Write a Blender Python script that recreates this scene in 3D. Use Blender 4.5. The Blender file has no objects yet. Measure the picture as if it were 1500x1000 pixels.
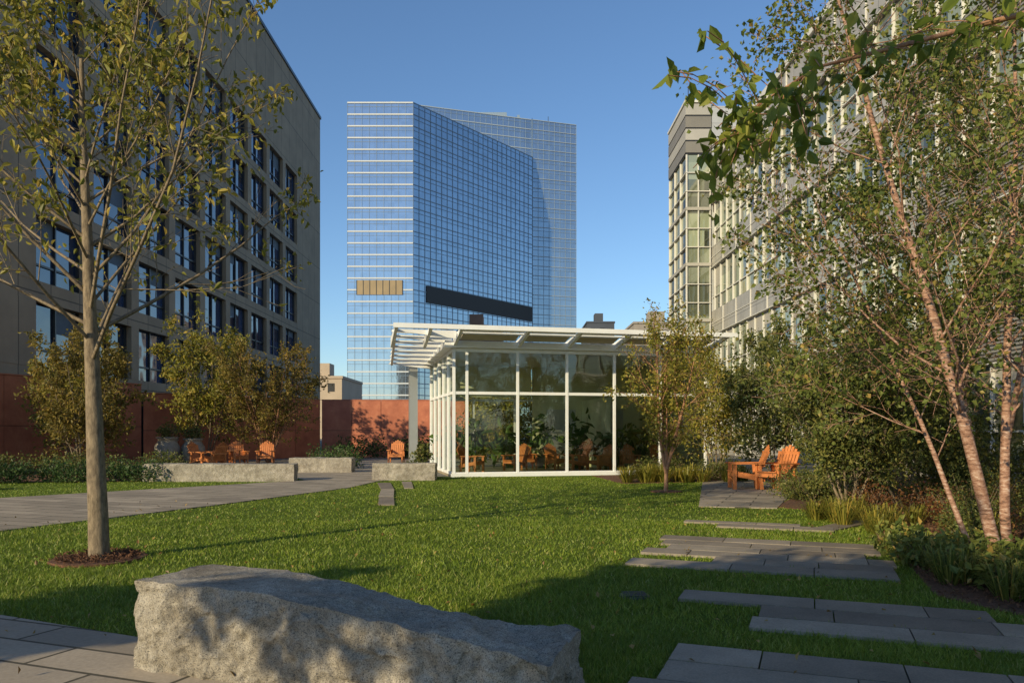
import bpy, math, random
import numpy as np
from mathutils import Vector, Matrix, noise
random.seed(7); rng=np.random.default_rng(7)
scene=bpy.context.scene
R=math.radians

# ---------------------------------------------------------------- mesh builder
class MB:
    def __init__(s): s.V=[];s.L=[];s.T=[];s.M=[];s.R=[];s.S=[];s.n=0;s.tf=None
    def add(s,V,F,mat=0,rnd=None,smooth=False):
        V=np.asarray(V,dtype=np.float64).reshape(-1,3)
        if s.tf is not None:
            m=np.array(s.tf); V=V@m[:3,:3].T+m[:3,3]
        if isinstance(F,np.ndarray):
            m_,k=F.shape; s.L.append((F+s.n).ravel()); s.T.append(np.full(m_,k))
        else:
            m_=len(F); s.L.append(np.concatenate([np.array(f) for f in F])+s.n); s.T.append(np.array([len(f) for f in F]))
        s.V.append(V); s.n+=len(V)
        s.M.append(np.full(m_,mat))
        if rnd is None: rnd=np.full(m_,random.random())
        s.R.append(np.asarray(rnd,dtype=np.float64)); s.S.append(np.full(m_,smooth))
    BF=np.array([[0,3,2,1],[4,5,6,7],[0,1,5,4],[1,2,6,5],[2,3,7,6],[3,0,4,7]])
    def box(s,x0,x1,y0,y1,z0,z1,mat=0,rnd=None):
        s.add([(x0,y0,z0),(x1,y0,z0),(x1,y1,z0),(x0,y1,z0),(x0,y0,z1),(x1,y0,z1),(x1,y1,z1),(x0,y1,z1)],MB.BF,mat,None if rnd is None else np.full(6,rnd))
    def beam(s,p0,p1,w,h,mat=0,up=(0,0,1)):
        p0=np.array(p0,float);p1=np.array(p1,float);d=p1-p0;d/=np.linalg.norm(d)
        u=np.array(up,float);x=np.cross(d,u)
        if np.linalg.norm(x)<1e-4:x=np.cross(d,(0,1,0))
        x/=np.linalg.norm(x);z=np.cross(x,d);x=x*w/2;z=z*h/2
        s.add([p0-x-z,p0+x-z,p1+x-z,p1-x-z,p0-x+z,p0+x+z,p1+x+z,p1-x+z],MB.BF,mat)
    def prism(s,poly,z0,z1,mat=0):
        n=len(poly);a=sum(poly[i][0]*poly[(i+1)%n][1]-poly[(i+1)%n][0]*poly[i][1] for i in range(n))
        if a<0: poly=poly[::-1]
        V=[(x,y,z0) for x,y in poly]+[(x,y,z1) for x,y in poly]
        F=[list(range(n,2*n)),list(range(n-1,-1,-1))]+[[i,(i+1)%n,n+(i+1)%n,n+i] for i in range(n)]
        s.add(V,F,mat)
    def quad(s,a,b,c,d,mat=0): s.add([a,b,c,d],np.array([[0,1,2,3]]),mat)
    def lathe(s,c,prof,mat=0,n=24):
        V=[];F=[]
        for r,z in prof:
            for i in range(n):
                t=2*math.pi*i/n;V.append((c[0]+r*math.cos(t),c[1]+r*math.sin(t),c[2]+z))
        for j in range(len(prof)-1):
            for i in range(n):
                F.append([j*n+i,j*n+(i+1)%n,(j+1)*n+(i+1)%n,(j+1)*n+i])
        s.add(V,np.array(F),mat,smooth=True)
    def tubes(s,P0,P1,r0,r1,mat=0,k=6):
        P0=np.array(P0);P1=np.array(P1);r0=np.array(r0);r1=np.array(r1);N=len(P0)
        if N==0:return
        d=P1-P0;d/=np.linalg.norm(d,axis=1,keepdims=True)+1e-9
        ref=np.where(np.abs(d[:,2:3])>.9,np.array([[1.,0,0]]),np.array([[0,0,1.]]))
        x=np.cross(d,ref);x/=np.linalg.norm(x,axis=1,keepdims=True);y=np.cross(d,x)
        a=np.arange(k)*2*math.pi/k
        ring=x[:,None,:]*np.cos(a)[None,:,None]+y[:,None,:]*np.sin(a)[None,:,None]
        A=P0[:,None,:]-d[:,None,:]*r0[:,None,None]*.2+ring*r0[:,None,None];B=P1[:,None,:]+ring*r1[:,None,None]
        V=np.concatenate([A,B],axis=1).reshape(-1,3)
        i=np.arange(k);j=(i+1)%k
        f=np.stack([i,j,j+k,i+k],axis=1)[::-1]
        F=(f[None]+(np.arange(N)*2*k)[:,None,None]).reshape(-1,4)
        s.add(V,F[:,::-1].copy(),mat,np.repeat(rng.random(N),k),True)
    def leaves(s,P,size,mat=1,hexa=False,droop=.3,aspect=.55,updir=.35):
        N=len(P)
        if N==0:return
        d=rng.normal(size=(N,3));d[:,2]-=droop*1.5;d/=np.linalg.norm(d,axis=1,keepdims=True)
        nn=rng.normal(size=(N,3));nn[:,2]+=updir*2
        x=np.cross(d,nn);x/=np.linalg.norm(x,axis=1,keepdims=True)+1e-9;nrm=np.cross(x,d)
        sz=size*(.6+.8*rng.random((N,1)))
        r=rng.random(N)
        if hexa:
            pts=[(0,0,0),(.3,.85,.12),(.65,.8,.12),(1,0,-.1),(.65,-.8,.12),(.3,-.85,.12)]
        else:
            pts=[(0,0,0),(.45,1,.15),(1,0,-.05),(.45,-1,.15)]
        Vs=[P+d*sz*a+x*sz*b*aspect*.5+nrm*sz*c for a,b,c in pts];k=len(pts)
        V=np.stack(Vs,axis=1).reshape(-1,3)
        if hexa:
            F=np.array([[0,1,2,3],[0,3,4,5]]);F=(F[None]+(np.arange(N)*6)[:,None,None]).reshape(-1,4);r=np.repeat(r,2)
        else: F=np.arange(N*4).reshape(N,4)
        s.add(V,F,mat,r)
    def build(s,name,mats):
        me=bpy.data.meshes.new(name)
        V=np.concatenate(s.V);L=np.concatenate(s.L);T=np.concatenate(s.T)
        me.vertices.add(len(V));me.vertices.foreach_set('co',V.astype(np.float32).ravel())
        me.loops.add(len(L));me.loops.foreach_set('vertex_index',L.astype(np.int32))
        me.polygons.add(len(T));st=np.concatenate([[0],np.cumsum(T)[:-1]])
        me.polygons.foreach_set('loop_start',st.astype(np.int32))
        me.polygons.foreach_set('material_index',np.concatenate(s.M).astype(np.int32))
        me.polygons.foreach_set('use_smooth',np.concatenate(s.S))
        me.update(calc_edges=True)
        at=me.attributes.new('rnd','FLOAT','FACE');at.data.foreach_set('value',np.concatenate(s.R).astype(np.float32))
        for m in mats: me.materials.append(m)
        o=bpy.data.objects.new(name,me);scene.collection.objects.link(o);return o

# ---------------------------------------------------------------- materials
def newmat(name):
    m=bpy.data.materials.new(name);m.use_nodes=True;nt=m.node_tree
    b=nt.nodes['Principled BSDF'];return m,nt,b
def N(nt,t,**k):
    n=nt.nodes.new(t)
    for a,v in k.items():
        if hasattr(n,a): setattr(n,a,v)
    return n
def ramp(nt,fac,stops):
    r=nt.nodes.new('ShaderNodeValToRGB');e=r.color_ramp.elements
    e[0].position=stops[0][0];e[0].color=(*stops[0][1],1)
    e[1].position=stops[-1][0];e[1].color=(*stops[-1][1],1)
    for p,c in stops[1:-1]:
        q=e.new(p);q.color=(*c,1)
    nt.links.new(fac,r.inputs[0]);return r.outputs[0]
def coords(nt,kind='xyz',scale=1,rotz=0):
    g=nt.nodes.new('ShaderNodeNewGeometry')
    out=g.outputs['Position']
    if kind!='xyz':
        sp=nt.nodes.new('ShaderNodeSeparateXYZ');nt.links.new(out,sp.inputs[0])
        cb=nt.nodes.new('ShaderNodeCombineXYZ')
        a={'yz':('Y','Z'),'xz':('X','Z')}[kind]
        nt.links.new(sp.outputs[a[0]],cb.inputs[0]);nt.links.new(sp.outputs[a[1]],cb.inputs[1]);out=cb.outputs[0]
    if rotz or scale!=1:
        mp=nt.nodes.new('ShaderNodeMapping');mp.inputs['Rotation'].default_value=(0,0,rotz);mp.inputs['Scale'].default_value=(scale,)*3
        nt.links.new(out,mp.inputs[0]);out=mp.outputs[0]
    return out
def noisetex(nt,co,scale,detail=4,rough=.6):
    n=nt.nodes.new('ShaderNodeTexNoise');n.inputs['Scale'].default_value=scale;n.inputs['Detail'].default_value=detail;n.inputs['Roughness'].default_value=rough
    nt.links.new(co,n.inputs['Vector']);return n.outputs['Fac']
def bump(nt,b,h,strength,dist=.02,prev=None):
    n=nt.nodes.new('ShaderNodeBump');n.inputs['Strength'].default_value=strength;n.inputs['Distance'].default_value=dist
    nt.links.new(h,n.inputs['Height'])
    if prev is not None: nt.links.new(prev,n.inputs['Normal'])
    nt.links.new(n.outputs[0],b.inputs['Normal']);return n.outputs[0]
def mixc(nt,f,a,b,mode='MIX'):
    n=nt.nodes.new('ShaderNodeMixRGB');n.blend_type=mode
    for i,v in enumerate((f,a,b)):
        if isinstance(v,(int,float)): n.inputs[i].default_value=v
        elif isinstance(v,tuple): n.inputs[i].default_value=(*v,1)
        else: nt.links.new(v,n.inputs[i])
    return n.outputs[0]
def plain(name,c,rough=.6,var=.25,scale=3,bmp=.1,bscale=40,metal=0,spec=.5):
    m,nt,b=newmat(name);co=coords(nt)
    f=noisetex(nt,co,scale)
    col=ramp(nt,f,[(.3,tuple(x*(1-var) for x in c)),(.7,tuple(min(1,x*(1+var)) for x in c))])
    nt.links.new(col,b.inputs['Base Color']);b.inputs['Roughness'].default_value=rough;b.inputs['Metallic'].default_value=metal
    b.inputs['Specular IOR Level'].default_value=spec
    if bmp: bump(nt,b,noisetex(nt,co,bscale),bmp)
    return m
def panel(name,c,kind,w,h,mort=.02,rough=.5,metal=0,var=.08,mc=None,off=0.0,rotz=0,bmp=.4):
    m,nt,b=newmat(name);co=coords(nt,kind,1,rotz)
    br=nt.nodes.new('ShaderNodeTexBrick');br.offset=off;br.inputs['Scale'].default_value=1
    br.inputs['Brick Width'].default_value=w;br.inputs['Row Height'].default_value=h;br.inputs['Mortar Size'].default_value=mort
    br.inputs['Color1'].default_value=(*[x*(1-var) for x in c],1);br.inputs['Color2'].default_value=(*[x*(1+var) for x in c],1)
    mc=mc or tuple(x*.35 for x in c);br.inputs['Mortar'].default_value=(*mc,1)
    nt.links.new(co,br.inputs['Vector'])
    g=coords(nt);f=noisetex(nt,g,.7,6);gr=ramp(nt,f,[(.25,(.78,.78,.78)),(.75,(1.12,1.12,1.12))])
    c1=mixc(nt,1.0,br.outputs['Color'],gr,'MULTIPLY')
    f2=noisetex(nt,g,35,4);gr2=ramp(nt,f2,[(.3,(.85,.85,.85)),(.7,(1.1,1.1,1.1))])
    c1=mixc(nt,1.0,c1,gr2,'MULTIPLY')
    nt.links.new(c1,b.inputs['Base Color']);b.inputs['Roughness'].default_value=rough;b.inputs['Metallic'].default_value=metal
    inv=nt.nodes.new('ShaderNodeMath');inv.operation='SUBTRACT';inv.inputs[0].default_value=1;nt.links.new(br.outputs['Fac'],inv.inputs[1])
    p=bump(nt,b,inv.outputs[0],bmp,.01);bump(nt,b,f2,.15,.01,p)
    return m
def glass_refl(name,c,rough=.03,spec=1.0,cell=None,metal=0.0,var=.35,bs=.12):
    m,nt,b=newmat(name);co=coords(nt)
    if cell:
        sn=nt.nodes.new('ShaderNodeVectorMath');sn.operation='SNAP';nt.links.new(co,sn.inputs[0]);sn.inputs[1].default_value=cell
        wn=nt.nodes.new('ShaderNodeTexWhiteNoise');nt.links.new(sn.outputs[0],wn.inputs['Vector']);f=wn.outputs['Value']
    else: f=noisetex(nt,co,.5)
    col=ramp(nt,f,[(0,tuple(x*(1-var) for x in c)),(1,tuple(min(1,x*(1+var)) for x in c))])
    nt.links.new(col,b.inputs['Base Color']);b.inputs['Roughness'].default_value=rough;b.inputs['Specular IOR Level'].default_value=spec
    b.inputs['Metallic'].default_value=metal;b.inputs['IOR'].default_value=1.7
    bump(nt,b,noisetex(nt,co,.35,2),bs,.3)
    return m
def leafmat(name,stops,trans=.35,k=1.0):
    m,nt,b=newmat(name)
    a=nt.nodes.new('ShaderNodeAttribute');a.attribute_name='rnd'
    col=ramp(nt,a.outputs['Fac'],[(p,tuple(x*k for x in c)) for p,c in stops])
    co=coords(nt);f=noisetex(nt,co,1.3,2);g=ramp(nt,f,[(.3,(.7,.75,.7)),(.7,(1.25,1.2,1.1))])
    col=mixc(nt,1.0,col,g,'MULTIPLY')
    nt.links.new(col,b.inputs['Base Color']);b.inputs['Roughness'].default_value=.5;b.inputs['Specular IOR Level'].default_value=.35
    t=nt.nodes.new('ShaderNodeBsdfTranslucent');nt.links.new(col,t.inputs['Color'])
    mx=nt.nodes.new('ShaderNodeMixShader');mx.inputs[0].default_value=trans
    nt.links.new(b.outputs[0],mx.inputs[1]);nt.links.new(t.outputs[0],mx.inputs[2])
    nt.links.new(mx.outputs[0],nt.nodes['Material Output'].inputs[0]);return m
def clearglass(name,tint=(.8,.9,.84),base=.06):
    m,nt,b=newmat(name);nt.nodes.remove(b)
    tr=nt.nodes.new('ShaderNodeBsdfTransparent');tr.inputs[0].default_value=(*tint,1)
    gl=nt.nodes.new('ShaderNodeBsdfGlossy');gl.inputs['Roughness'].default_value=.02;gl.inputs[0].default_value=(.9,.95,.95,1)
    co=coords(nt);bn=nt.nodes.new('ShaderNodeBump');bn.inputs['Strength'].default_value=.08;bn.inputs['Distance'].default_value=.2
    nt.links.new(noisetex(nt,co,.5,2),bn.inputs['Height']);nt.links.new(bn.outputs[0],gl.inputs['Normal'])
    fr=nt.nodes.new('ShaderNodeFresnel');fr.inputs[0].default_value=1.5
    ad=nt.nodes.new('ShaderNodeMath');ad.operation='ADD';ad.inputs[1].default_value=base;nt.links.new(fr.outputs[0],ad.inputs[0]);ad.use_clamp=True
    mx=nt.nodes.new('ShaderNodeMixShader');nt.links.new(ad.outputs[0],mx.inputs[0]);nt.links.new(tr.outputs[0],mx.inputs[1]);nt.links.new(gl.outputs[0],mx.inputs[2])
    nt.links.new(mx.outputs[0],nt.nodes['Material Output'].inputs[0]);return m

WHITE=plain('white_paint',(.80,.80,.79),.4,.04,2,.02)
DARK=plain('dark_metal',(.03,.03,.032),.4,.2)
def barkmat(name,c1,c2,sc=14):
    m,nt,b=newmat(name);co=coords(nt)
    mp=nt.nodes.new('ShaderNodeMapping');mp.inputs['Scale'].default_value=(1,1,.35);nt.links.new(co,mp.inputs[0])
    f=noisetex(nt,mp.outputs[0],sc,6,.7);nt.links.new(ramp(nt,f,[(.35,c1),(.65,c2)]),b.inputs['Base Color'])
    b.inputs['Roughness'].default_value=.85;bump(nt,b,f,.6,.02);return m
BARK=barkmat('bark_grey_brown',(.11,.08,.05),(.29,.22,.14),26)
m,nt,b=newmat('bark_birch');co=coords(nt)
mp=nt.nodes.new('ShaderNodeMapping');mp.inputs['Scale'].default_value=(1,1,3.2);nt.links.new(co,mp.inputs[0])
f=noisetex(nt,mp.outputs[0],11,6,.7);nt.links.new(ramp(nt,f,[(.34,(.05,.03,.02)),(.45,(.26,.13,.08)),(.55,(.38,.22,.15)),(.68,(.58,.45,.36))]),b.inputs['Base Color'])
b.inputs['Roughness'].default_value=.7;bump(nt,b,f,.6,.015);BIRCH=m
BARKO=barkmat('bark_orange',(.22,.10,.05),(.42,.23,.13),20)

# ---------------------------------------------------------------- world / sun
SAZ=Vector((-.66,-.75,0)).normalized();EL=R(21)
w=bpy.data.worlds.new('World');scene.world=w;w.use_nodes=True;nt=w.node_tree
sky=nt.nodes.new('ShaderNodeTexSky');sky.sky_type='NISHITA';sky.sun_disc=False;sky.sun_elevation=EL
sky.sun_rotation=math.atan2(SAZ.x,SAZ.y)%(2*math.pi);sky.air_density=1.1;sky.dust_density=.15;sky.ozone_density=5.0
bg=nt.nodes['Background'];nt.links.new(sky.outputs[0],bg.inputs[0]);bg.inputs[1].default_value=.15
sl=bpy.data.lights.new('sun','SUN');sl.energy=5.0;sl.angle=R(.5);sl.color=(1,.84,.53)
so=bpy.data.objects.new('sun',sl);scene.collection.objects.link(so)
ld=Vector((-SAZ.x*math.cos(EL),-SAZ.y*math.cos(EL),-math.sin(EL)));so.rotation_euler=ld.to_track_quat('-Z','Y').to_euler()
scene.view_settings.view_transform='Standard';scene.view_settings.look='None';scene.view_settings.exposure=0

cd=bpy.data.cameras.new('camera');cam=bpy.data.objects.new('camera',cd);scene.collection.objects.link(cam)
cam.location=(0,0,1.6);cam.rotation_euler=(R(90),0,0);cd.lens=27.6;cd.sensor_width=36;cd.shift_y=.0867;cd.clip_end=5000;cd.clip_start=.05
scene.camera=cam

# ---------------------------------------------------------------- ground
lawn_poly=[(-30,-14),(16,-14),(16,30),(3,29),(-2,27),(-3.2,27.5),(-8,30),(-14,36),(-30,34)]
path_left=[(-10.8,6.6),(-8.1,12.4),(-6.4,16.4),(-4.5,21.8),(-4.2,24.5),(-2.9,27),(-3.3,33),(-2,47),(-11.2,46.6),(-17.5,37.6),(-15,33),(-8.6,29.3),(-6.6,25),(-7.7,23.6),(-12,18.4),(-17,11),(-19,6)]
pave_front=[(-14,11.3),(-2.9,6.03),(-.6,5.0),(.1,3.4),(0,-8),(-16,-8)]
walk_right=[(3.9,16.4),(5.4,16.0),(7.6,21),(7.8,25.5),(5.9,24.3)]
bed_right=[(5.5,16.3),(6.9,14.7),(5.2,11.2),(4.6,9.0),(4.1,7.6),(4.6,6.1),(5.5,3),(14,2),(14,30),(8,27),(7.8,21.0)]
bed_left=[(-24,21.5),(-15,24.2),(-11.6,24.7),(-8.4,29.2),(-15,33.2),(-18,38),(-24,38)]
bed_mid=[(3.3,23.5),(5.9,24.3),(7.8,25.5),(8.5,29.3),(2.8,27.8)]
MULCH=plain('mulch',(.14,.065,.034),.95,.5,18,1.0,60)
mb=MB();mb.quad((-2000,-2000,-.01),(2000,-2000,-.01),(2000,2000,-.01),(-2000,2000,-.01));mb.build('ground',[plain('ground_paving',(.16,.15,.13),.9,.2,.5)])
m,nt,b=newmat('grass_sheet');co=coords(nt)
f=noisetex(nt,co,.9,6);f2=noisetex(nt,co,45,3,.8)
c=ramp(nt,f,[(.3,(.09,.145,.012)),(.7,(.165,.225,.025))]);c2=ramp(nt,f2,[(.3,(.4,.45,.4)),(.7,(1.4,1.35,1.2))])
nt.links.new(mixc(nt,1.0,c,c2,'MULTIPLY'),b.inputs['Base Color']);b.inputs['Roughness'].default_value=.9;bump(nt,b,f2,1.0,.04);b.inputs['Specular IOR Level'].default_value=.2
GRASS=m
mb=MB();mb.prism(lawn_poly,-.008,0.0);mb.build('lawn',[GRASS])
PAVE=panel('pavers',(.33,.275,.21),'xyz',1.25,.42,.016,.8,0,.22,(.07,.06,.04),.5,R(21))
mb=MB();mb.prism(path_left,-.005,.02);mb.prism(walk_right,-.005,.02);mb.prism(pave_front,-.005,.02);mb.build('path',[PAVE])
mb=MB();mb.prism(bed_right,-.005,.012);mb.prism(bed_left,-.005,.012);mb.prism(bed_mid,-.005,.012)
a=np.linspace(0,2*math.pi,25)[:-1];ring=[(-5.1+(.52+.06*random.random())*math.cos(t),9.7+(.52+.06*random.random())*math.sin(t)) for t in a]
mb.prism(ring,-.005,.03);mb.prism([(4.0+.4*math.cos(t),20.4+.4*math.sin(t)) for t in a],-.005,.03)
def inpoly(X,Y,poly):
    r=np.zeros(len(X),bool);n=len(poly)
    for i in range(n):
        x1,y1=poly[i];x2,y2=poly[(i+1)%n]
        if y1==y2: continue
        c=((y1>Y)!=(y2>Y))&(X<(x2-x1)*(Y-y1)/(y2-y1)+x1);r^=c
    return r
Xc=rng.uniform(4,8,9000);Yc=rng.uniform(5.5,14,9000);k=inpoly(Xc,Yc,bed_right)
P=np.stack([Xc[k],Yc[k],np.full(k.sum(),.03)+rng.random(k.sum())*.02],1);mb.leaves(P,.05,0,False,0,.45,1.5)
t=rng.uniform(0,6.28,900);r_=.5*np.sqrt(rng.random(900));mb.leaves(np.stack([-5.1+r_*np.cos(t),9.7+r_*np.sin(t),.045+.03*rng.random(900)],1),.05,0,False,0,.45,1.5)
mb.build('mulch_bed',[MULCH])
n=420;X_=rng.uniform(-9,6,n);Y_=4.5+13*rng.random(n)**1.3
m_=MB();m_.leaves(np.stack([X_,Y_,np.full(n,.05)],1),.055,0,False,0,.6,2.0)
m_.build('fallen_leaves',[leafmat('leaf_fallen',[(0,(.16,.09,.03)),(1,(.34,.24,.07))],.1)])
m,nt,b=newmat('stone_slab');co=coords(nt);at=N(nt,'ShaderNodeAttribute');at.attribute_name='rnd'
f=noisetex(nt,co,60,3,.8);c=ramp(nt,at.outputs['Fac'],[(0,(.21,.17,.13)),(1,(.36,.30,.23))]);g=ramp(nt,f,[(.3,(.7,.7,.7)),(.7,(1.18,1.18,1.18))])
f3=noisetex(nt,co,1.7,4);g3=ramp(nt,f3,[(.3,(.7,.7,.7)),(.7,(1.1,1.1,1.1))])
nt.links.new(mixc(nt,1.0,mixc(nt,1.0,c,g,'MULTIPLY'),g3,'MULTIPLY'),b.inputs['Base Color']);b.inputs['Roughness'].default_value=.8;bump(nt,b,f,.3,.01);SLAB=m
strips=[]
O=np.array((1.33,9.3));U=np.array((.934,-.357));W=np.array((.357,.934))
def strip(v0,v1,u0,u1): strips.append((v0,v1,u0,u1))
for v0,u0,u1 in [(0,0,2.95),(.9,.0,3.0),(1.35,.25,2.7),(1.8,.1,2.9),(2.25,.0,2.95)]: strip(v0,v0+.44,u0,u1)
strip(.45,.89,.95,2.95)
strip(4.1,4.54,.6,2.4);strip(4.55,4.85,0,1.9)
strip(-1.74,-1.3,.9,3.5);strip(-2.2,-1.75,1.65,4.2);strip(-2.62,-2.21,1.6,4.4)
for k,(u0) in enumerate([1.15,1.15,1.0,1.1,1.0,1.1]): strip(-3.74-k*.45,-3.3-k*.45,u0,5)
mb=MB();strip_polys=[]
for v0,v1,u0,u1 in strips:
    u=u0
    strip_polys.append([tuple(O+U*a_+W*b_) for a_,b_ in ((u0,v0),(u1,v0),(u1,v1),(u0,v1))])
    while u<u1-.05:
        e=min(u1,u+random.choice([.6,.9,1.2]))
        if u1-e<.3:e=u1
        g=.006
        mb.prism([tuple(O+U*a_+W*b_) for a_,b_ in ((u+g,v0+g),(e-g,v0+g),(e-g,v1-g),(u+g,v1-g))],-.02,.028+random.random()*.005)
        u=e
for poly in [[(4.7,12.5),(5.1,12.4),(6.9,14.2),(6.6,14.5)],[(-2.85,16.7),(-2.5,16.7),(-2.8,18.6),(-3.15,18.6)],[(-3.18,18.7),(-2.82,18.7),(-3.15,21),(-3.5,21)],[(-3.52,21.1),(-3.17,21.1),(-3.65,23.6),(-4.04,23.6)],[(-2.95,21.5),(-2.7,21.5),(-3.1,24.2),(-3.4,24.2)]]:
    strip_polys.append(poly);mb.prism(poly,-.02,.028)
mb.build('stepping_stone_path',[SLAB])
mb=MB();mb.lathe((1.18,7.57,0),[(0.0,.02),(.14,.02),(.15,.012),(.15,-.01)],0,20)
for i in range(-3,4): mb.box(1.18-.11,1.18+.11,7.57+i*.035-.006,7.57+i*.035+.006,.02,.03,0)
mb.build('drain_grate',[DARK])

blocked=[path_left,pave_front,walk_right,bed_right,bed_left,bed_mid,ring]+strip_polys
def inset_ok(X,Y):
    ok=inpoly(X,Y,lawn_poly)
    for p in blocked: ok&=~inpoly(X,Y,p)
    return ok
mb=MB()
for d0,d1,den,h,wd in [(3.2,6,3600,.055,.007),(6,9,1800,.055,.010),(9,14,800,.05,.015),(14,27,240,.04,.022)]:
    xw=.78*d1+1;n=int(den*2*xw*(d1-d0));X=rng.uniform(-xw,xw,n);Y=rng.uniform(d0,d1,n)
    ok=inset_ok(X,Y)&(np.abs(X)<.78*Y+1);X=X[ok];Y=Y[ok];n=len(X)
    cl=.8+.4*np.sin(X*2.1+1.3*np.sin(Y*1.7))*np.sin(Y*2.6+X)*.5
    hh=h*(.5+.8*rng.random(n))*cl;th=rng.uniform(0,2*math.pi,n);ln=rng.normal(size=(n,2))*.55*hh[:,None]
    ax=np.cos(th)*wd/2;ay=np.sin(th)*wd/2
    V=np.stack([np.stack([X-ax,Y-ay,np.zeros(n)],1),np.stack([X+ax,Y+ay,np.zeros(n)],1),np.stack([X+ln[:,0],Y+ln[:,1],hh],1)],1).reshape(-1,3)
    mb.add(V,np.arange(3*n).reshape(n,3),0,rng.random(n))
mb.build('grass',[leafmat('grass_blades',[(0,(.11,.175,.015)),(.6,(.195,.27,.03)),(.93,(.29,.33,.06)),(1,(.42,.37,.15))],.3)])

# ---------------------------------------------------------------- granite
m,nt,b=newmat('granite');co=coords(nt)
v=nt.nodes.new('ShaderNodeTexVoronoi');v.inputs['Scale'].default_value=170;nt.links.new(co,v.inputs['Vector'])
sp=ramp(nt,v.outputs['Color'],[(.1,(.13,.125,.12)),(.35,(.37,.345,.31)),(.8,(.54,.50,.44))])
f=noisetex(nt,co,2.2,6,.65);g=ramp(nt,f,[(.3,(.60,.56,.50)),(.7,(1.12,1.08,1.0))])
f2=noisetex(nt,co,22,6,.8)
f4=noisetex(nt,co,9,5,.7);g4=ramp(nt,f4,[(.35,(.70,.68,.64)),(.6,(1.05,1.05,1.05))])
nt.links.new(mixc(nt,1.0,mixc(nt,1.0,sp,g,'MULTIPLY'),g4,'MULTIPLY'),b.inputs['Base Color']);b.inputs['Roughness'].default_value=.8
p=bump(nt,b,f2,.8,.03);bump(nt,b,f4,.6,.05,p);GRAN=m
def granite_block(name,p0,u,w_,L,Wd,hfun,rough,seed,nu=110,nv=30,nz=22,basez=-.05):
    u=np.array(u);w_=np.array(w_);p0=np.array(p0);mb=MB()
    def disp(a,b_,c):
        H=hfun(a,b_)
        P=np.array([p0[0]+u[0]*a*L+w_[0]*b_*Wd,p0[1]+u[1]*a*L+w_[1]*b_*Wd,basez+(H-basez)*c])
        q=Vector(P)*2.3+Vector((seed,0,0));r=rough(a,b_,c)
        n1=noise.noise_vector(q)*.07+noise.noise_vector(q*2.7)*.04+noise.noise_vector(q*7)*.022+noise.noise_vector(q*17)*.010
        n1.x=n1.x*.6
        return P+np.array(n1)*r
    def grid(fn,na,nb):
        V=[fn(i/na,j/nb) for j in range(nb+1) for i in range(na+1)]
        F=[[j*(na+1)+i,j*(na+1)+i+1,(j+1)*(na+1)+i+1,(j+1)*(na+1)+i] for j in range(nb) for i in range(na)]
        mb.add(V,np.array(F),0,smooth=True)
    grid(lambda a,b_:disp(a,b_,1),nu,nv)
    grid(lambda a,c:disp(a,0,c),nu,nz)
    grid(lambda a,c:disp(1-a,1,c),nu,nz)
    grid(lambda a,c:disp(1,a,c),nv,nz)
    grid(lambda a,c:disp(0,1-a,c),nv,nz)
    return mb.build(name,[GRAN])
def hf(a,b_):
    h=.6
    t=max(0,(a-(.36-.12*b_))/.60)
    h-= .21*min(1,t**.85)+ .08*max(0,a-.55)
    h+= (.012*math.sin(a*23+b_*5)+.012*math.sin(a*11-b_*9))*min(1,t*4)
    return h
def rf(a,b_,c):
    t=min(1,max(0,(a-(.34-.12*b_))/.16))
    if c>=.999:
        e=.06+t*.62
        return e if (0<b_<1 and 0<a<1) else max(e*.7,.3)
    return (.3+(.75)*min(1,(1-c)*6)) if c<1 else .3
granite_block('granite_boulder_bench',(-2.5,5.2),(.94,-.342),(.342,.94),2.85,.72,hf,rf,3.1,220,56,48)
flat=lambda h:(lambda a,b_:h)
rr=lambda a,b_,c:.3 if c>=.999 else .5
granite_block('granite_bench',(-11.5,24.4),(1,.015),(-.1,1),4.7,.7,flat(.55),rr,9,60,10,10)
granite_block('granite_bench',(-8.4,29.6),(1,-.02),(0,1),2.35,.7,flat(.56),rr,14,40,10,10)
granite_block('granite_boulder_bench',(-4.45,25.0),(1,-.02),(0,1),2.0,.7,flat(.55),rr,19,40,14,14)

# ---------------------------------------------------------------- walls
m,nt,b=newmat('corten_steel');co=coords(nt);at=N(nt,'ShaderNodeAttribute');at.attribute_name='rnd'
f=noisetex(nt,co,1.5,7,.7);c=ramp(nt,f,[(.3,(.33,.095,.05)),(.55,(.46,.15,.08)),(.75,(.55,.22,.12))])
g=ramp(nt,at.outputs['Fac'],[(0,(.85,.85,.85)),(1,(1.12,1.12,1.12))])
nt.links.new(mixc(nt,1.0,c,g,'MULTIPLY'),b.inputs['Base Color']);b.inputs['Roughness'].default_value=.6;CORTEN=m
def corten(name,p0,p1,h,pw=1.9):
    mb=MB();p0=np.array(p0);p1=np.array(p1);L=np.linalg.norm(p1-p0);n=int(round(L/pw));u=(p1-p0)/L;nrm=np.array((u[1],-u[0]))
    def bx(a,b_,z0,z1,d0,d1,mt):
        q=[p0+u*a+nrm*d0,p0+u*b_+nrm*d0,p0+u*b_+nrm*d1,p0+u*a+nrm*d1]
        mb.prism([tuple(x) for x in q],z0,z1,mt)
    bx(0,L,0,h-.03,-.3,-.02,1)
    for i in range(n):
        for z0,z1 in ((.0,h*.47),(h*.47,h)):
            bx(i*L/n+.012,(i+1)*L/n-.012,z0+.01,z1-.012,-.018,.02,0)
    bx(-.02,L+.02,h,h+.05,-.32,.04,0)
    mb.build(name,[CORTEN,DARK])
corten('corten_wall',(-22.2,24.0),(-17.95,38),3.8)
corten('corten_wall',(-17.9,38.1),(-11.5,47),3.4)
corten('corten_wall',(-11.4,47.05),(-2.6,47.5),3.4)

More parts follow.
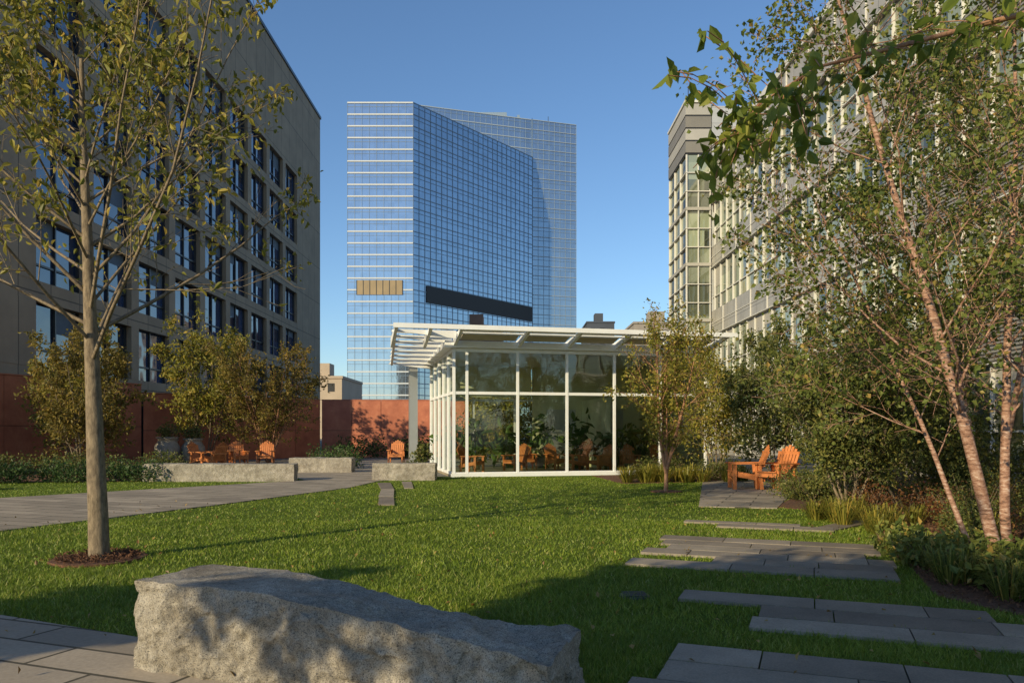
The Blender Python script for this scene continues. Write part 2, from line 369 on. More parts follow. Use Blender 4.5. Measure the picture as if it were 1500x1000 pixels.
# ---------------------------------------------------------------- left building
CONC=panel('concrete_panels_y',(.32,.245,.165),'yz',2.5,4.0,.035,.8,0,.05,(.12,.095,.065))
BLUEG=glass_refl('window_glass_blue',(.012,.03,.08),.04,.9,(1.95,1.95,2.0),0,.7)
RC=.45
mb=MB();X0=-22;Y0,Y1,H=33.,90.,37.2
mb.box(-60,X0-RC,Y0,Y1,0,H,0)
per=5.0;yw=[Y0+3.3+per*i for i in range(9)]
ww=4.1
tops=[27.6-4.0*i for i in range(7)]
mb.box(X0-RC,X0,Y0,Y1,tops[0],H,0)
for i in range(7):
    t=tops[i];bz=t-3.05
    nb=tops[i+1] if i<6 else 0
    if bz>0.0: mb.box(X0-RC,X0-.02,Y0,yw[-1]+ww,max(nb,0),bz,0)
    ys=[Y0]+[v for y in yw for v in (y,y+ww)]
    for k in range(0,len(ys)-1,2): mb.box(X0-RC,X0-.002,ys[k],ys[k+1],bz,t,0)
    for y in yw:
        mb.box(X0-RC+.015,X0-RC+.04,y,y+ww,bz,t,1)
        for q in (0,.5,1): mb.box(X0-RC+.04,X0-RC+.16,y+q*(ww-.1),y+q*(ww-.1)+.1,bz,t,2)
        mb.box(X0-RC+.04,X0-RC+.12,y,y+ww,bz+.8,bz+.9,2)
        for q in (0,1):
            if random.random()<.4:
                hb=random.uniform(.4,1.5);mb.box(X0-RC+.042,X0-RC+.05,y+.12+q*(ww/2),y+ww/2-.06+q*(ww/2-.06),t-hb,t-.01,3)
mb.box(X0-RC,X0,yw[-1]+ww,Y1,0,tops[0],0)
mb.box(-60.2,X0+.12,Y0-.1,Y1+.1,H,H+.3,2)
mb.build('office_building',[CONC,BLUEG,DARK,plain('window_blind',(.08,.11,.15),.7,.1)])

# ---------------------------------------------------------------- tower
TG=glass_refl('tower_glass',(.46,.53,.60),.07,.8,(2.2,2.2,3.7),.85,.05,.05)
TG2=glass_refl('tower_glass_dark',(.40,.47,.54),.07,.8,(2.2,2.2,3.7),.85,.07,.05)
BAND=plain('tower_white_band',(.56,.58,.58),.4,.05);LB=plain('tower_mullion',(.20,.27,.35),.4,.05)
GOLD=plain('tower_gold_reflection',(.30,.22,.12),.5,.15,.2);LOUV=plain('tower_louver',(.045,.045,.045),.7,.1)
mb=MB()
def facade(p0,p1,z0,z1,fh,bt,bay,gm,bm,mm,proud=.25,mw=.05):
    p0=np.array(p0,float);p1=np.array(p1,float);L=np.linalg.norm(p1-p0);u=(p1-p0)/L;n=np.array((u[1],-u[0]))
    P=lambda a,z,d:(p0[0]+u[0]*a+n[0]*d,p0[1]+u[1]*a+n[1]*d,z)
    mb.quad(P(0,z0,0),P(L,z0,0),P(L,z1,0),P(0,z1,0),gm)
    k=int((z1-z0)/fh)
    for i in range(k+1):
        z=z1-i*fh
        if z-bt<z0:break
        q=[P(0,0,.01)[:2],P(L,0,.01)[:2],P(L,0,proud)[:2],P(0,0,proud)[:2]];mb.prism(q,z-bt,z,bm)
        z-=fh*.38
        q=[P(0,0,.01)[:2],P(L,0,.01)[:2],P(L,0,.1)[:2],P(0,0,.1)[:2]];mb.prism(q,z-.12,z,mm)
    nb=int(L/bay)
    for i in range(nb+1):
        a=i*L/nb;q=[P(a-mw,0,.01)[:2],P(a+mw,0,.01)[:2],P(a+mw,0,.16)[:2],P(a-mw,0,.16)[:2]];mb.prism(q,z0,z1,mm)
    return P,L
A=(-52.4,250);B=(-31.5,250);C=(7.8,300)
P,L=facade(A,B,0,106,3.72,.42,2.2,0,3,4)
mb.prism([P(3,0,.02)[:2],P(17.6,0,.02)[:2],P(17.6,0,.35)[:2],P(3,0,.35)[:2]],44.7,49.3,5)  # gold reflection in the glass, put in as a coloured block
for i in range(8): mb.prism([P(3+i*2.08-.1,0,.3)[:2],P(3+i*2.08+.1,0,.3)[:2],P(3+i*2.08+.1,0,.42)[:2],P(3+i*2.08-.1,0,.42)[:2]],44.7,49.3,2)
P,L=facade(B,C,0,106,3.72,.26,2.6,1,4,4,.12,.035)
mb.prism([P(6,0,.02)[:2],P(L-.5,0,.02)[:2],P(L-.5,0,.35)[:2],P(6,0,.35)[:2]],43,48.5,6)
facade((-44,284),(7.4,300.6),100,120.5,3.72,.30,2.2,0,7,4)
facade((7.9,300.7),(25,306),0,120.5,3.72,.22,2.2,0,7,4)
mb.prism([(-52.3,250.1),(-31.55,250.1),(7.7,300.1),(7.7,330),(-52.3,330)],0,105.9,1)
mb.prism([(-44,284.2),(25,306.2),(22,335),(-46,330)],0,120.4,1)
mb.box(-20,-2,300,310,120.5,123,4);mb.box(2,3,305,306,120,124,4);mb.box(-46,-36,255,265,106,107.5,4)
for i in range(8): mb.box(-30+i*6.3,-29.8+i*6.3,308,308.2,120,123+random.random()*2,2)
mb.build('glass_office_tower',[TG,TG2,DARK,BAND,LB,GOLD,LOUV,plain('tower_pale_band',(.34,.40,.46),.4,.05)])

def block(name,x0,x1,y0,y1,h,col,fh=3.5):
    mb=MB();mb.box(x0,x1,y0,y1,0,h,0)
    z=2
    while z<h-2:
        x=x0+1
        while x<x1-1.5:
            mb.box(x,x+1.3,y0-.05,y0+.1,z,z+1.6,1);x+=2.8
        z+=fh
    mb.box(x0-.2,x1+.2,y0-.2,y1,h,h+.5,0);mb.box(x0+(x1-x0)*.3,x0+(x1-x0)*.6,y0+1,y0+5,h+.5,h+3,0)
    mb.build(name,[plain(name+'_wall',col,.8,.1,.3),DARK])
block('brick_building',-39,-32.5,150,170,11.5,(.45,.36,.27))
block('dark_building',22,30,230,250,33,(.06,.07,.09))
block('stone_building',28,40,180,200,26,(.30,.26,.22))
block('brick_building',-8,-1.5,110,120,15.0,(.30,.16,.10))

# ---------------------------------------------------------------- right building
MET=panel('metal_panels_y',(.44,.415,.375),'yz',1.5,1.1,.02,.4,.2,.05,(.22,.21,.19))
METX=panel('metal_panels_x',(.50,.50,.49),'xz',1.5,1.1,.012,.4,.15,.04,(.25,.25,.25))
RG=glass_refl('curtain_glass',(.19,.21,.14),.05,.9,(1.5,1.5,1.2),.1,.8)
GREY=plain('grey_cladding',(.20,.185,.16),.5,.1,.5);GREY2=plain('light_grey_cladding',(.38,.36,.32),.5,.1,.5);LOUVG=plain('grey_louvre',(.23,.22,.20),.5,.1,.5)
FRAME=plain('pale_window_frame',(.62,.60,.55),.4,.05,1,.02)
mb=MB();X=14.
ya,yb=8.,55.
mb.box(X+.25,45,ya,yb,0,20,0)
wz=[(.6,3.5),(5.2,8.2),(9.9,12.9),(14.4,17.4)]
edges=[0]+[v for a_ in wz for v in a_]+[20]
for k in range(0,len(edges)-1,2):
    mb.box(X,X+.25,ya,yb,edges[k],edges[k+1],0)
    y=28.
    while y<yb: mb.box(X-.05,X-.001,y,y+.05,edges[k]+.02,edges[k+1]-.02,2);y+=3.
    mb.box(X-.04,X-.001,27.1,yb,(edges[k]+edges[k+1])/2-.02,(edges[k]+edges[k+1])/2+.02,2)
for z0,z1 in wz:
    mb.box(X+.16,X+.2,ya,yb,z0,z1,1)
    y=ya
    while y<=yb-.1:
        mb.box(X+.04,X+.16,y,y+.06,z0,z1,2)
        if random.random()<.3: mb.box(X+.135,X+.158,y+.08,y+1.48,z1-random.uniform(.5,1.8),z1,6)
        y+=1.5
    mb.box(X+.06,X+.16,ya,yb,z0+.95,z0+1.01,2)
    mb.box(X-.10,X-.002,ya,yb,z1+.02,z1+.06,2)
for z0,z1 in ((3.62,5.1),(8.3,9.8),(13.1,14.3),(17.6,19.9)):
    z=z0
    while z<z1: mb.box(X-.07,X-.004,ya,27,z,z+.06,7);z+=.115
mb.box(X-.15,46,ya-.1,yb,20,20.35,2)
def fr(x0,x1,y0,y1,z0,z1,m_): mb.box(x0,x1,y0,y1,z0,z1,m_)
tx0,tx1,ty0,ty1=12.2,13.95,55.,61.
fr(tx0+.15,17.5,ty0+.15,ty1,0,24.3,3)
fr(14.0,30,55.0,62,0,24.3,4)
for i in range(4):
    z=21.0+i*.88
    fr(tx0-.05,tx1,ty0-.05,ty1,z+.03,z+.8,5 if i%2==0 else 6)
    fr(tx0,tx1,ty0,ty1,z-.05,z+.03,3)
fr(tx0-.12,tx1+.1,ty0-.12,ty1,24.52,24.7,2)
z=1.
fr(tx0+.1,tx0+.14,ty0+.1,ty1,0,20.9,1);fr(tx0+.1,tx1,ty0+.1,ty0+.14,0,20.9,1)
for y in np.linspace(ty0,ty1-.1,4): fr(tx0-.02,tx0+.1,y,y+.07,0,20.9,2)
for x in np.linspace(tx0,tx1-.1,3): fr(x,x+.07,ty0-.02,ty0+.098,0,20.9,2)
for i,z in enumerate(np.arange(1.4,20.8,1.3)):
    t=.22 if i%3==0 else .06
    fr(tx0-.06,tx0+.1,ty0,ty1,z,z+t,2 if i%3 else 6);fr(tx0-.06,tx1,ty0-.06,ty0+.09,z+.002,z+t-.002,2 if i%3 else 6)
mb.box(13.0,13.05,58,58.05,24.7,27,3)
mb.build('modern_building',[MET,RG,FRAME,DARK,METX,GREY,GREY2,LOUVG])

# ---------------------------------------------------------------- pavilion
ang=R(13)
PV=Matrix.Translation((-2.0,27.0,0))@Matrix.Rotation(ang,4,'Z')
CG=clearglass('pavilion_glass',(.90,.96,.88),.07)
TAN=plain('tan_wall',(.64,.62,.38),.7,.15,1);WOODF=plain('pavilion_floor',(.34,.28,.19),.5,.15,2)
SOLAR=plain('canopy_panel',(.46,.40,.28),.5,.1,2);SILV=plain('silver_column',(.5,.5,.48),.3,.05,2,.02,40,.6)
mb=MB();mb.tf=PV
mt=[0,.45,2.25,4.05,5.83,7.6,9.4]
D=6.2;LN=9.4
mb.box(-.1,LN+.1,-.1,D+.1,-.02,.06,3)
mb.box(-.12,LN,-.14,-.10,-.02,.12,0)
for t in mt: mb.box(t-.045,t+.045,-.06,.06,.06,4.36,0)
for s_ in (1.24,2.48,3.72,4.96,6.2): mb.box(-.06,.06,s_-.04,s_+.04,.06,4.36,0)
for z0,z1 in ((.06,.16),(2.84,2.94),(4.30,4.42)):
    mb.box(.04,LN,-.05,.05,z0,z1-.001,0);mb.box(-.05,.05,.04,D,z0+.001,z1,0)
mb.quad((0,0,.1),(LN,0,.1),(LN,0,4.35),(0,0,4.35),1);mb.quad((0,D,.1),(0,0,.1),(0,0,4.35),(0,D,4.35),1)
mb.quad((0,D,.1),(4.4,D,.1),(4.4,D,4.35),(0,D,4.35),1)
for t in (1.8,3.6): mb.box(t-.04,t+.04,D-.05,D+.05,.06,4.36,0)
mb.box(0,4.4,D-.04,D+.04,2.84,2.93,0)
mb.box(4.4,LN,D-.1,D+.1,.06,4.36,2);mb.box(.3,4.2,D-.5,D-.35,3.0,4.3,2)
mb.box(6.6,6.8,3.0,D-.1,.06,2.9,2);mb.box(LN-.1,LN,.1,D,.06,4.36,2)
for t in (5.0,7.2): mb.box(t,t+1.3,D-.16,D-.11,.3,2.5,5)
mb.box(-.9,-.55,6.4,6.75,0,4.4,5)
V=[(-.35,-.25,4.43),(LN+.3,-.25,4.43),(LN+.3,D+1,4.30),(-.35,D+1,4.30),(-.35,-.25,4.66),(LN+.3,-.25,4.66),(LN+.3,D+1,4.52),(-.35,D+1,4.52)]
mb.add(V,MB.BF,0)
s0=-1.75
for t in mt[:1]+mt[2:]+[-1.0,-2.1]:
    V=[(t-.05,0.1,4.40),(t+.05,.1,4.40),(t+.05,s0,4.83),(t-.05,s0,4.83),(t-.05,.1,4.70),(t+.05,.1,4.70),(t+.05,s0,4.93),(t-.05,s0,4.93)]
    mb.add(V,np.array([[0,1,2,3],[4,7,6,5],[0,3,7,4],[1,5,6,2],[0,4,5,1],[3,2,6,7]]),0)
mb.box(-2.2,LN+.3,s0-.12,s0-.001,4.84,4.99,0)
mb.beam((-2.2,-1.1,4.82),(LN+.3,-1.1,4.82),.07,.07,0)
for a_,b_ in zip([0]+mt[2:-1],mt[2:]):
    mb.add([(a_+.16,-.3,4.68),(b_-.16,-.3,4.68),(b_-.16,-1.0,4.81),(a_+.16,-1.0,4.81),(a_+.16,-.3,4.71),(b_-.16,-.3,4.71),(b_-.16,-1.0,4.84),(a_+.16,-1.0,4.84)],MB.BF,4)
    mb.add([(a_+.06,-1.2,4.86),(b_-.06,-1.2,4.86),(b_-.06,s0,4.95),(a_+.06,s0,4.95)],np.array([[0,1,2,3]]),0)
ns=8
for i in range(ns):
    s_=s0+.6+i*1.0;z=4.86-.068*i
    V=[(-2.1+.05*i,s_,z-.04),(-.1,s_,z-.24),(-.1,s_+.06,z-.24),(-2.1+.05*i,s_+.06,z-.04),(-2.1+.05*i,s_,z+.02),(-.1,s_,z+.02),(-.1,s_+.06,z+.02),(-2.1+.05*i,s_+.06,z+.02)]
    mb.add(V,MB.BF,0)
    for q in (.25,.5,.75): mb.box(-2.1+.05*i,-.1,s_+q,s_+q+.09,z-.01,z+.012,0)
mb.beam((-2.12,s0,4.89),(-1.65,s0+8.0,4.36),.09,.12,0)
mb.build('glass_pavilion',[WHITE,CG,TAN,WOODF,SOLAR,SILV])

# ---------------------------------------------------------------- chairs
WOOD=plain('orange_teak',(.56,.19,.055),.55,.2,6,.1,60)
def chair(loc,rot,sc=1.0):
    mb=MB();mb.tf=Matrix.Translation(loc)@Matrix.Rotation(rot,4,'Z')@Matrix.Scale(sc,4)
    for y in (-.30,.30):
        mb.beam((.32,y,0),(.32,y,.58),.05,.09,0,(1,0,0));mb.beam((-.30,y,0),(-.24,y,.56),.05,.08,0,(1,0,0))
        mb.box(-.36,.42,y-.07,y+.07,.58,.61,0)
        mb.beam((.36,y*.87,.36),(-.38,y*.87,.22),.035,.11,0)
    for i in range(7):
        x=.36-i*.1;mb.beam((x,-.27,.415-i*.019),(x,.27,.415-i*.019),.085,.022,0)
    for i in range(7):
        y=-.24+i*.08;h=1.0-.06*abs(i-3)**1.3*.6
        mb.beam((-.22,y*.92,.28),(-.22-.30*(h/1.0),y*1.08,h+.02),.066,.022,0,(1,0,.3))
    mb.beam((-.45,-.28,.84),(-.45,.28,.84),.03,.07,0);mb.beam((-.36,-.30,.56),(-.36,.30,.56),.03,.07,0);mb.beam((.36,-.28,.34),(.36,.28,.34),.03,.09,0)
    mb.build('adirondack_chair',[WOOD])
chair((6.35,21.3,.03),R(175),1.15);chair((7.05,20.9,.03),R(215),1.15)
for x,y,r in [(-13.6,34.4,-20),(-12.3,35.3,-60),(-11.3,36.0,-80),(-5.6,38,-90),(-12.6,33.2,150)]: chair((x,y,.0),R(r),1.1)
pv=lambda t,s_,z=.06:tuple((PV@Vector((t,s_,z)))[:3])
for t,s_,r in [(.9,1.6,-40),(2.7,2.2,-150),(3.5,3.6,-90),(5.0,1.8,190),(5.7,1.2,200),(4.6,3.2,-70),(7.0,1.5,-100),(8.3,1.3,-70)]: chair(pv(t,s_),R(r)+ang)
mb=MB();mb.box(-12.9,-11.9,33.9,34.7,.70,.74,0)
for x in (-12.8,-12.0):
    for y in (34.0,34.6): mb.beam((x,y,0),(x,y,.7),.06,.06,0)
mb.build('wooden_table',[WOOD])
URN=plain('stone_urn',(.27,.24,.19),.7,.25,5,.3)
for x,y,s_ in [(-15.2,34.6,1.05),(-14.3,35.2,1.0),(-15.9,36.4,.95),(-4.6,37.5,.62)]:
    mb=MB();pr=[(.0,0),(.30,0),(.42,.25),(.52,.6),(.50,.85),(.38,1.05),(.36,1.12),(.44,1.2),(.44,1.24),(.34,1.22),(.30,1.1),(0,1.1)]
    mb.lathe((x,y,0),[(a_*s_,b_*s_) for a_,b_ in pr],0,28);mb.build('stone_urn',[URN])

# ---------------------------------------------------------------- vegetation
def normv(v): return v/ (np.linalg.norm(v)+1e-9)
def perp(d,az):
    a=np.array((0,0,1.)) if abs(d[2])<.9 else np.array((1.,0,0))
    x=normv(np.cross(d,a));y=np.cross(d,x);return x*math.cos(az)+y*math.sin(az)
def tree(name,stems,kids,ang,ratio,wob,up,leafn,leafs,spread,mats,start=(.35,.2,.1),hexa=False,seed=1,leaflvl=2,droop=.3,top=.35,rr=.45,aspect=.55,minr=.003,keepf=.85,bare=0):
    rd=random.Random(seed);S=[];Lp=[];mx=len(kids)
    def grow(P,D,L,r,lvl):
        n=max(3,7-lvl*2) if lvl else 12
        P=np.array(P,float);D=normv(np.array(D,float));pts=[P];ds=[D]
        for i in range(n):
            D=normv(D+np.array([rd.gauss(0,1) for _ in range(3)])*wob[min(lvl,len(wob)-1)]+np.array((0,0,up[min(lvl,len(up)-1)])))
            Q=P+D*L/n;t0=i/n;t1=(i+1)/n
            S.append((P,Q,max(minr,r*(1-.8*t0)),max(minr,r*(1-.8*t1)),lvl));P=Q;pts.append(P);ds.append(D)
            if lvl>=leaflvl: Lp.append((P,D))
        if lvl<mx:
            k=kids[lvl];az=rd.random()*6.28
            for j in range(k):
                t=start[min(lvl,len(start)-1)]+(1-start[min(lvl,len(start)-1)])*(j+rd.random()*.8)/k
                t=min(t,.99);f=t*n;i=int(f);q=pts[i]+(pts[i+1]-pts[i])*(f-i)
                az+=2.4+rd.uniform(-.4,.4);a_=R(ang[min(lvl,len(ang)-1)]+rd.uniform(-12,12))*(1-.25*t)
                d=ds[i]*math.cos(a_)+perp(ds[i],az)*math.sin(a_)
                rel=(t-start[min(lvl,len(start)-1)])/(1-start[min(lvl,len(start)-1)])
                l=L*ratio[min(lvl,len(ratio)-1)]*(1-(1-top)*rel)*rd.uniform(.75,1.2)
                grow(q,d,l,r*(1-.8*t)*rr+.001,lvl+1)
    for s_ in stems: grow(*s_,0)
    mb=MB()
    for big,k in ((True,10),(False,4)):
        q=[s_ for s_ in S if (s_[4]==0)==big]
        if q: mb.tubes([a_[0] for a_ in q],[a_[1] for a_ in q],[a_[2] for a_ in q],[a_[3] for a_ in q],0,k)
    nl=0
    if leafn>0:
        P=np.array([l[0] for l in Lp])
        dens=np.array([noise.noise(Vector(p)*1.3+Vector((seed,0,0))) for p in P]);P=P[dens>-.25+bare+rng.normal(size=len(P))*.1]
        P=np.repeat(P,leafn,axis=0)
        P=P+rng.normal(size=P.shape)*spread
        keep=rng.random(len(P))<keepf;P=P[keep];nl=len(P);mb.leaves(P,leafs,1,hexa,droop,aspect)
    o=mb.build(name,mats);print(name,len(S),nl);return o
K=1.45
LEAF_L=leafmat('leaf_olive',[(0,(.09,.095,.018)),(.5,(.18,.175,.03)),(.85,(.27,.225,.045)),(1,(.36,.25,.06))],.42,1.5)
LEAF_B=leafmat('leaf_birch',[(0,(.05,.075,.018)),(.5,(.11,.135,.03)),(.9,(.17,.18,.045)),(1,(.30,.20,.06))],.4,K)
LEAF_N=leafmat('leaf_near',[(0,(.07,.10,.015)),(.6,(.14,.175,.03)),(1,(.22,.22,.045))],.5,1.6)
LEAF_S=leafmat('leaf_shrub',[(0,(.045,.06,.018)),(.6,(.10,.115,.03)),(1,(.18,.16,.045))],.35,K)
LEAF_Y=leafmat('leaf_yellow',[(0,(.10,.085,.02)),(.6,(.18,.145,.03)),(1,(.28,.19,.05))],.4,1.25)
LEAF_D=leafmat('leaf_dark',[(0,(.025,.05,.015)),(.6,(.05,.09,.025)),(1,(.09,.14,.04))],.3,1.3)
LEAF_R=leafmat('leaf_red',[(0,(.10,.04,.02)),(.6,(.20,.08,.035)),(1,(.28,.15,.05))],.3,1.2)
tree('shadow_caster_tree',[((-5.1,9.7,0),(-.01,0,1),6.2,.125)],[30,9,5],[62,46,42],[.74,.36,.40],[.008,.08,.14],[.0,.05,.05],2,.10,.07,[BARK,LEAF_L],start=(.38,.2,.15),hexa=True,seed=5,leaflvl=2,top=.28,rr=.33,droop=.6,aspect=.5,keepf=.85,bare=.10)
tree('birch_tree',[((5.6,9.0,0),(-.22,.0,1),7.2,.075),((5.75,9.1,0),(-.02,.1,1),7.6,.06),((5.98,8.9,0),(.14,-.02,1),7.4,.065),((5.5,9.25,0),(-.30,.2,1),5.6,.035)],
     [18,9,5],[58,48,45],[.38,.42,.45],[.03,.10,.16],[.01,.03,-.02],3,.065,.09,[BIRCH,LEAF_B],start=(.22,.15,.1),seed=11,leaflvl=2,top=.5,rr=.34,aspect=.75,bare=-.05)
tree('birch_tree',[((8.0,13.2,0),(-.14,0,1),7.4,.06),((8.4,13.5,0),(.1,.1,1),7.8,.06)],[16,8,5],[55,48,45],[.36,.42,.45],[.03,.10,.16],[.01,.03,-.02],3,.09,.1,[BIRCH,LEAF_B],start=(.2,.15,.1),seed=17,leaflvl=2,top=.5,rr=.36,aspect=.75,bare=.0)
tree('small_ornamental_tree',[((4.0,20.4,0),(.02,0,1),2.2,.06),((4.02,20.4,.6),(.25,.1,1),3.4,.05),((4.0,20.4,.5),(-.22,0,1),3.4,.045),((4.0,20.4,.7),(0,.2,1),3.6,.045)],[10,6,4],[42,40,40],[.4,.42,.45],[.03,.1,.15],[.02,.03,0],3,.085,.09,[BARKO,LEAF_L],start=(.3,.15,.1),seed=21,rr=.5,top=.6)
def bushtree(name,x,y,h,seed,lm,n=5,ls=.075,ln=3,sp=.3,bm=BARK,sprd=.1,r=.03,bare=0.0):
    rd=random.Random(seed);st=[]
    for i in range(n):
        a_=i*6.28/n+rd.random();st.append(((x+.08*math.cos(a_),y+.08*math.sin(a_),0),(sp*math.cos(a_),sp*math.sin(a_),1),h*rd.uniform(.8,1.05),r))
    return tree(name,st,[10,6,3],[45,42,40],[.38,.42,.45],[.03,.1,.15],[.02,.03,0],ln,ls,sprd,[bm,lm],start=(.14,.15,.1),seed=seed,top=.6,bare=bare)
bushtree('small_ornamental_tree',7.9,23.5,4.1,31,LEAF_S,5,.11,4)
bushtree('small_ornamental_tree',6.6,15.4,3.2,33,LEAF_S,6,.08,6,.38,bare=-.1)
bushtree('small_ornamental_tree',8.6,17.5,3.6,35,LEAF_S,5,.11,5,.38,bare=-.1)
bushtree('small_ornamental_tree',10.5,20,4.0,36,LEAF_S,5,.12,4,.35)
bushtree('small_ornamental_tree',6.9,26.5,4.1,37,LEAF_L,5,.11,3,.3,bare=.0)
bushtree('small_ornamental_tree',-15.6,28.5,4.8,41,LEAF_Y,6,.14,3,.33)
bushtree('small_ornamental_tree',-15.0,38.5,6.0,43,LEAF_L,6,.17,3,.28,bare=.05)
bushtree('small_ornamental_tree',-11.8,38.0,5.4,45,LEAF_Y,7,.14,3,.36,BARKO,bare=.05)
bushtree('small_ornamental_tree',-17.5,31.5,4.4,47,LEAF_L,5,.14,2,.3)
bushtree('small_ornamental_tree',-.8,39.5,4.2,48,LEAF_L,6,.16,3,.4)
bushtree('small_ornamental_tree',2.6,40.5,4.0,49,LEAF_S,6,.16,3,.4)
pts=[(4.6,2.2,-.05),(4.45,2.3,1.6),(4.2,2.5,2.7),(3.5,2.9,3.25),(2.8,3.1,3.34),(2.1,3.2,3.30),(1.6,3.2,3.17),(1.25,3.2,3.08),(1.0,3.18,2.92),(.90,3.15,2.78)]
rad=[.13,.11,.08,.03,.018,.012,.009,.006,.004,.003]
mb=MB();mb.tubes(pts[:-1],pts[1:],rad[:-1],rad[1:],0,10)
mb.tubes([(4.45,2.3,1.6),(4.7,2.0,3.2)],[(4.7,2.0,3.2),(4.9,1.8,5)],[.1,.07],[.07,.03],0,10)
rd=random.Random(3);LP=[]
pp=[np.array(p) for p in pts]
for k in range(44):
    t=rd.uniform(4.0,8.95) if k<34 else rd.uniform(7.6,8.95);i=int(t);q=pp[i]+(pp[i+1]-pp[i])*(t-i)
    d=normv(np.array((rd.uniform(-.9,.3),rd.uniform(-.8,.8),rd.uniform(-.9,.5))));L=rd.uniform(.12,.38)
    if k%5==0: d=normv(np.array((-.5,rd.uniform(-.5,.5),.6)));L=.4
    p=q
    for s_ in range(4):
        d=normv(d+np.array((0,0,-.18))+np.array([rd.gauss(0,.15) for _ in range(3)]));n_=p+d*L/4
        mb.tubes([p],[n_],[.003],[.0018],0,5);p=n_
        for _ in range(2): LP.append(p+np.array([rd.gauss(0,.012) for _ in range(3)]))
mb.leaves(np.array(LP),.068,1,True,.8,.62);mb.build('overhanging_tree',[BARKO,LEAF_N])

def shrub(name,blobs,lm,n=1500,ls=.06,droop=0.,aspect=.6):
    mb=MB()
    for (x,y,z,rx,ry,rz) in blobs:
        d=rng.normal(size=(n,3));d/=np.linalg.norm(d,axis=1,keepdims=True);rad_=rng.random((n,1))**.45
        wob=1+.25*np.sin(d[:,:1]*7+x*3)*np.sin(d[:,1:2]*6+y)+.15*np.sin(d[:,2:]*9)
        P=d*rad_*wob*np.array((rx,ry,rz))+np.array((x,y,z));P=P[P[:,2]>.02];mb.leaves(P,ls,1,False,droop,aspect)
        k=14;a_=rng.uniform(0,6.28,k);q=np.stack([x+rx*.75*np.cos(a_),y+ry*.75*np.sin(a_),z+rz*rng.uniform(.2,.8,k)],1)
        mb.tubes(np.tile((x,y,0.),(k,1)),q,np.full(k,.008),np.full(k,.003),0,4)
    mb.build(name,[BARK,lm])
def tuft(name,items,lm,n=60,wk=1.0):
    mb=MB()
    for (x,y,h,sp) in items:
        a_=rng.uniform(0,6.28,n);r=rng.random(n)*sp*.35;l=h*rng.uniform(.5,1.1,n);o=sp*rng.uniform(.4,1.3,n)
        bx=x+r*np.cos(a_);by=y+r*np.sin(a_);wd=.006*wk
        px,py=-np.sin(a_)*wd,np.cos(a_)*wd
        v0=np.stack([bx-px,by-py,0*bx],1);v1=np.stack([bx+px,by+py,0*bx],1)
        mxx=bx+np.cos(a_)*o*.45;myy=by+np.sin(a_)*o*.45
        v2=np.stack([mxx+px,myy+py,l*.8],1);v3=np.stack([mxx-px,myy-py,l*.8],1)
        tip=np.stack([bx+np.cos(a_)*o,by+np.sin(a_)*o,l*(.6+.35*rng.random(n))],1)
        V=np.stack([v0,v1,v2,v3,tip],1).reshape(-1,3);b_=np.arange(n)[:,None]*5
        rr_=rng.random(n);mb.add(V,np.array([[0,1,2,3]])+b_,0,rr_)
        mb.add(V.copy(),np.array([[3,2,4]])+b_,0,rr_)
    mb.build(name,[lm])
U_=rng.uniform
tuft('ornamental_grass_plant',[(4.5+U_(0,1.0),7.0+U_(0,2.4),.28+U_(0,.2),.35) for _ in range(22)],LEAF_B,90)
tuft('ornamental_grass_plant',[(5.3+U_(0,1.6),11.2+U_(0,3.0),.3+U_(0,.25),.35) for _ in range(16)],LEAF_L,90,1.3)
shrub('groundcover_plant',[(4.8+U_(0,1.2),6.8+U_(0,3.9),.12,.32,.32,.24) for _ in range(24)],LEAF_B,380,.09)
shrub('red_shrub',[(6.6+U_(0,1.4),12.3+U_(0,3.0),.25,.4,.4,.4) for _ in range(12)],LEAF_R,500,.05)
shrub('boxwood_shrub',[(7.0,11.9,.55,.55,.5,.55),(6.4,11.0,.3,.4,.4,.35),(7.7,11.2,.5,.6,.5,.6)],LEAF_S,2400,.04)
shrub('boxwood_shrub',[(6.2+U_(0,2.2),16.0+U_(0,4),.28,.45,.45,.4) for _ in range(12)],LEAF_S,700,.06)
shrub('flowering_shrub',[(7.6+U_(0,3),9+U_(0,5),.35,.5,.5,.5) for _ in range(9)],LEAF_Y,700,.055)
shrub('boxwood_shrub',[(9+U_(0,4),16+U_(0,9),.7,.9,.9,.9) for _ in range(12)],LEAF_S,900,.1)
shrub('boxwood_shrub',[(3.7+U_(0,3.8),24.6+U_(0,1.6)+.2,.3,.5,.45,.4) for _ in range(10)],LEAF_S,500,.07)
tuft('ornamental_grass_plant',[(3.5+U_(0,4.0),23.9+U_(0,1),.4+U_(0,.3),.45) for _ in range(16)],LEAF_L,80,2)
shrub('low_hedge',[(-18+i*.62+U_(-.1,.1),23.0+.14*i+U_(-.3,.6),.3,.55,.5,.38) for i in range(12)],LEAF_D,700,.08)
shrub('low_hedge',[(-19+U_(0,7),25.5+U_(0,3),.35,.6,.6,.45) for i in range(14)],LEAF_S,500,.09)
shrub('flowering_shrub',[(-14.6+U_(0,.9),20.6+U_(0,.8),.12,.3,.3,.2) for i in range(5)],LEAF_R,300,.06)
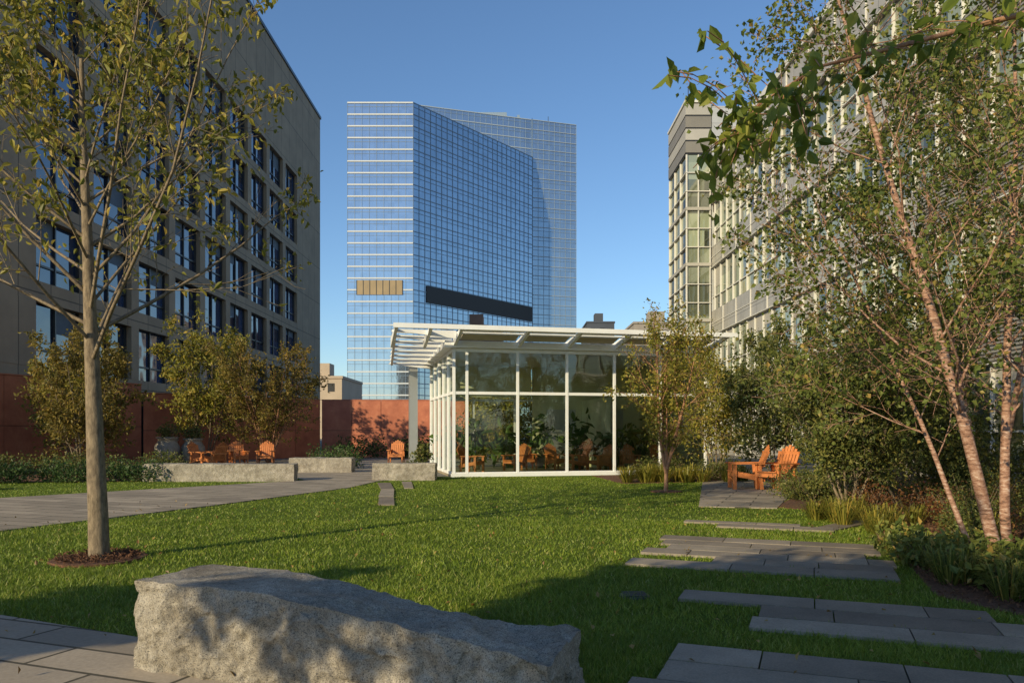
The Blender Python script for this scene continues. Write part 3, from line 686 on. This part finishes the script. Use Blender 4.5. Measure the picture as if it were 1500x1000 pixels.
shrub('flowering_shrub',[(-10+U_(0,3.4),31.5+U_(0,3),.4,.5,.5,.55) for i in range(6)],LEAF_D,500,.09)
shrub('flowering_shrub',[(-9.5+U_(0,5),44+U_(0,1.5),.5,.7,.6,.75) for i in range(8)],LEAF_D,400,.14)
shrub('boxwood_shrub',[(-2.5+i*1.1,42+U_(0,1),1.0,1.1,.8,1.5) for i in range(9)],LEAF_S,900,.15)
shrub('potted_shrub',[(-15.2,34.6,1.55,.45,.45,.35),(-14.3,35.2,1.5,.5,.4,.35),(-4.6,37.5,.9,.35,.35,.35),(-3.2,26.2,.35,.4,.3,.4),(-3.0,26.6,.8,.35,.3,.3)],LEAF_S,500,.1)
PALM=leafmat('palm_leaf',[(0,(.04,.08,.02)),(1,(.12,.18,.05))],.3,1.3)
for i,(t,s_,h) in enumerate([(1.4,3.6,1.7),(4.4,4.6,1.9),(5.6,3.4,2.0),(6.6,2.2,1.5),(3.0,5.2,1.5),(8.0,3,1.8),(.6,5,1.5)]):
    x,y,z=pv(t,s_);mb=MB();mb.lathe((x,y,.06),[(0,0),(.18,0),(.26,.4),(.24,.42),(0,.38)],0,18)
    k=90;P=np.array([x,y,h*.65])+rng.normal(size=(k,3))*np.array((.28,.28,h*.2));mb.leaves(P,.42,1,True,.1,.42)
    q=P[:14];mb.tubes(np.tile((x,y,.4),(14,1)),q,np.full(14,.012),np.full(14,.005),2,5)
    mb.build('potted_palm',[URN,PALM,BARK])

# unseen trees added behind and left of the camera to cast foreground shade
for (x,y,h,sd,st_,ln_,rt_) in [(-6.6,-2.4,4.9,51,.76,5,.36),(-5.4,-3.4,5.1,52,.74,5,.40),(-4.0,-4.4,5.3,53,.72,5,.42),(-10.2,-.6,3.8,54,.45,4,.36)]:
    tree('shadow_caster_tree',[((x,y,0),(0,0,1),h,.10)],[16,7,3],[72,48,45],[rt_,.42,.45],[.02,.10,.16],[.02,.0,.0],ln_,.26,.12,[BARK,LEAF_L],start=(st_,.2,.15),seed=sd,top=.7,bare=-.1)
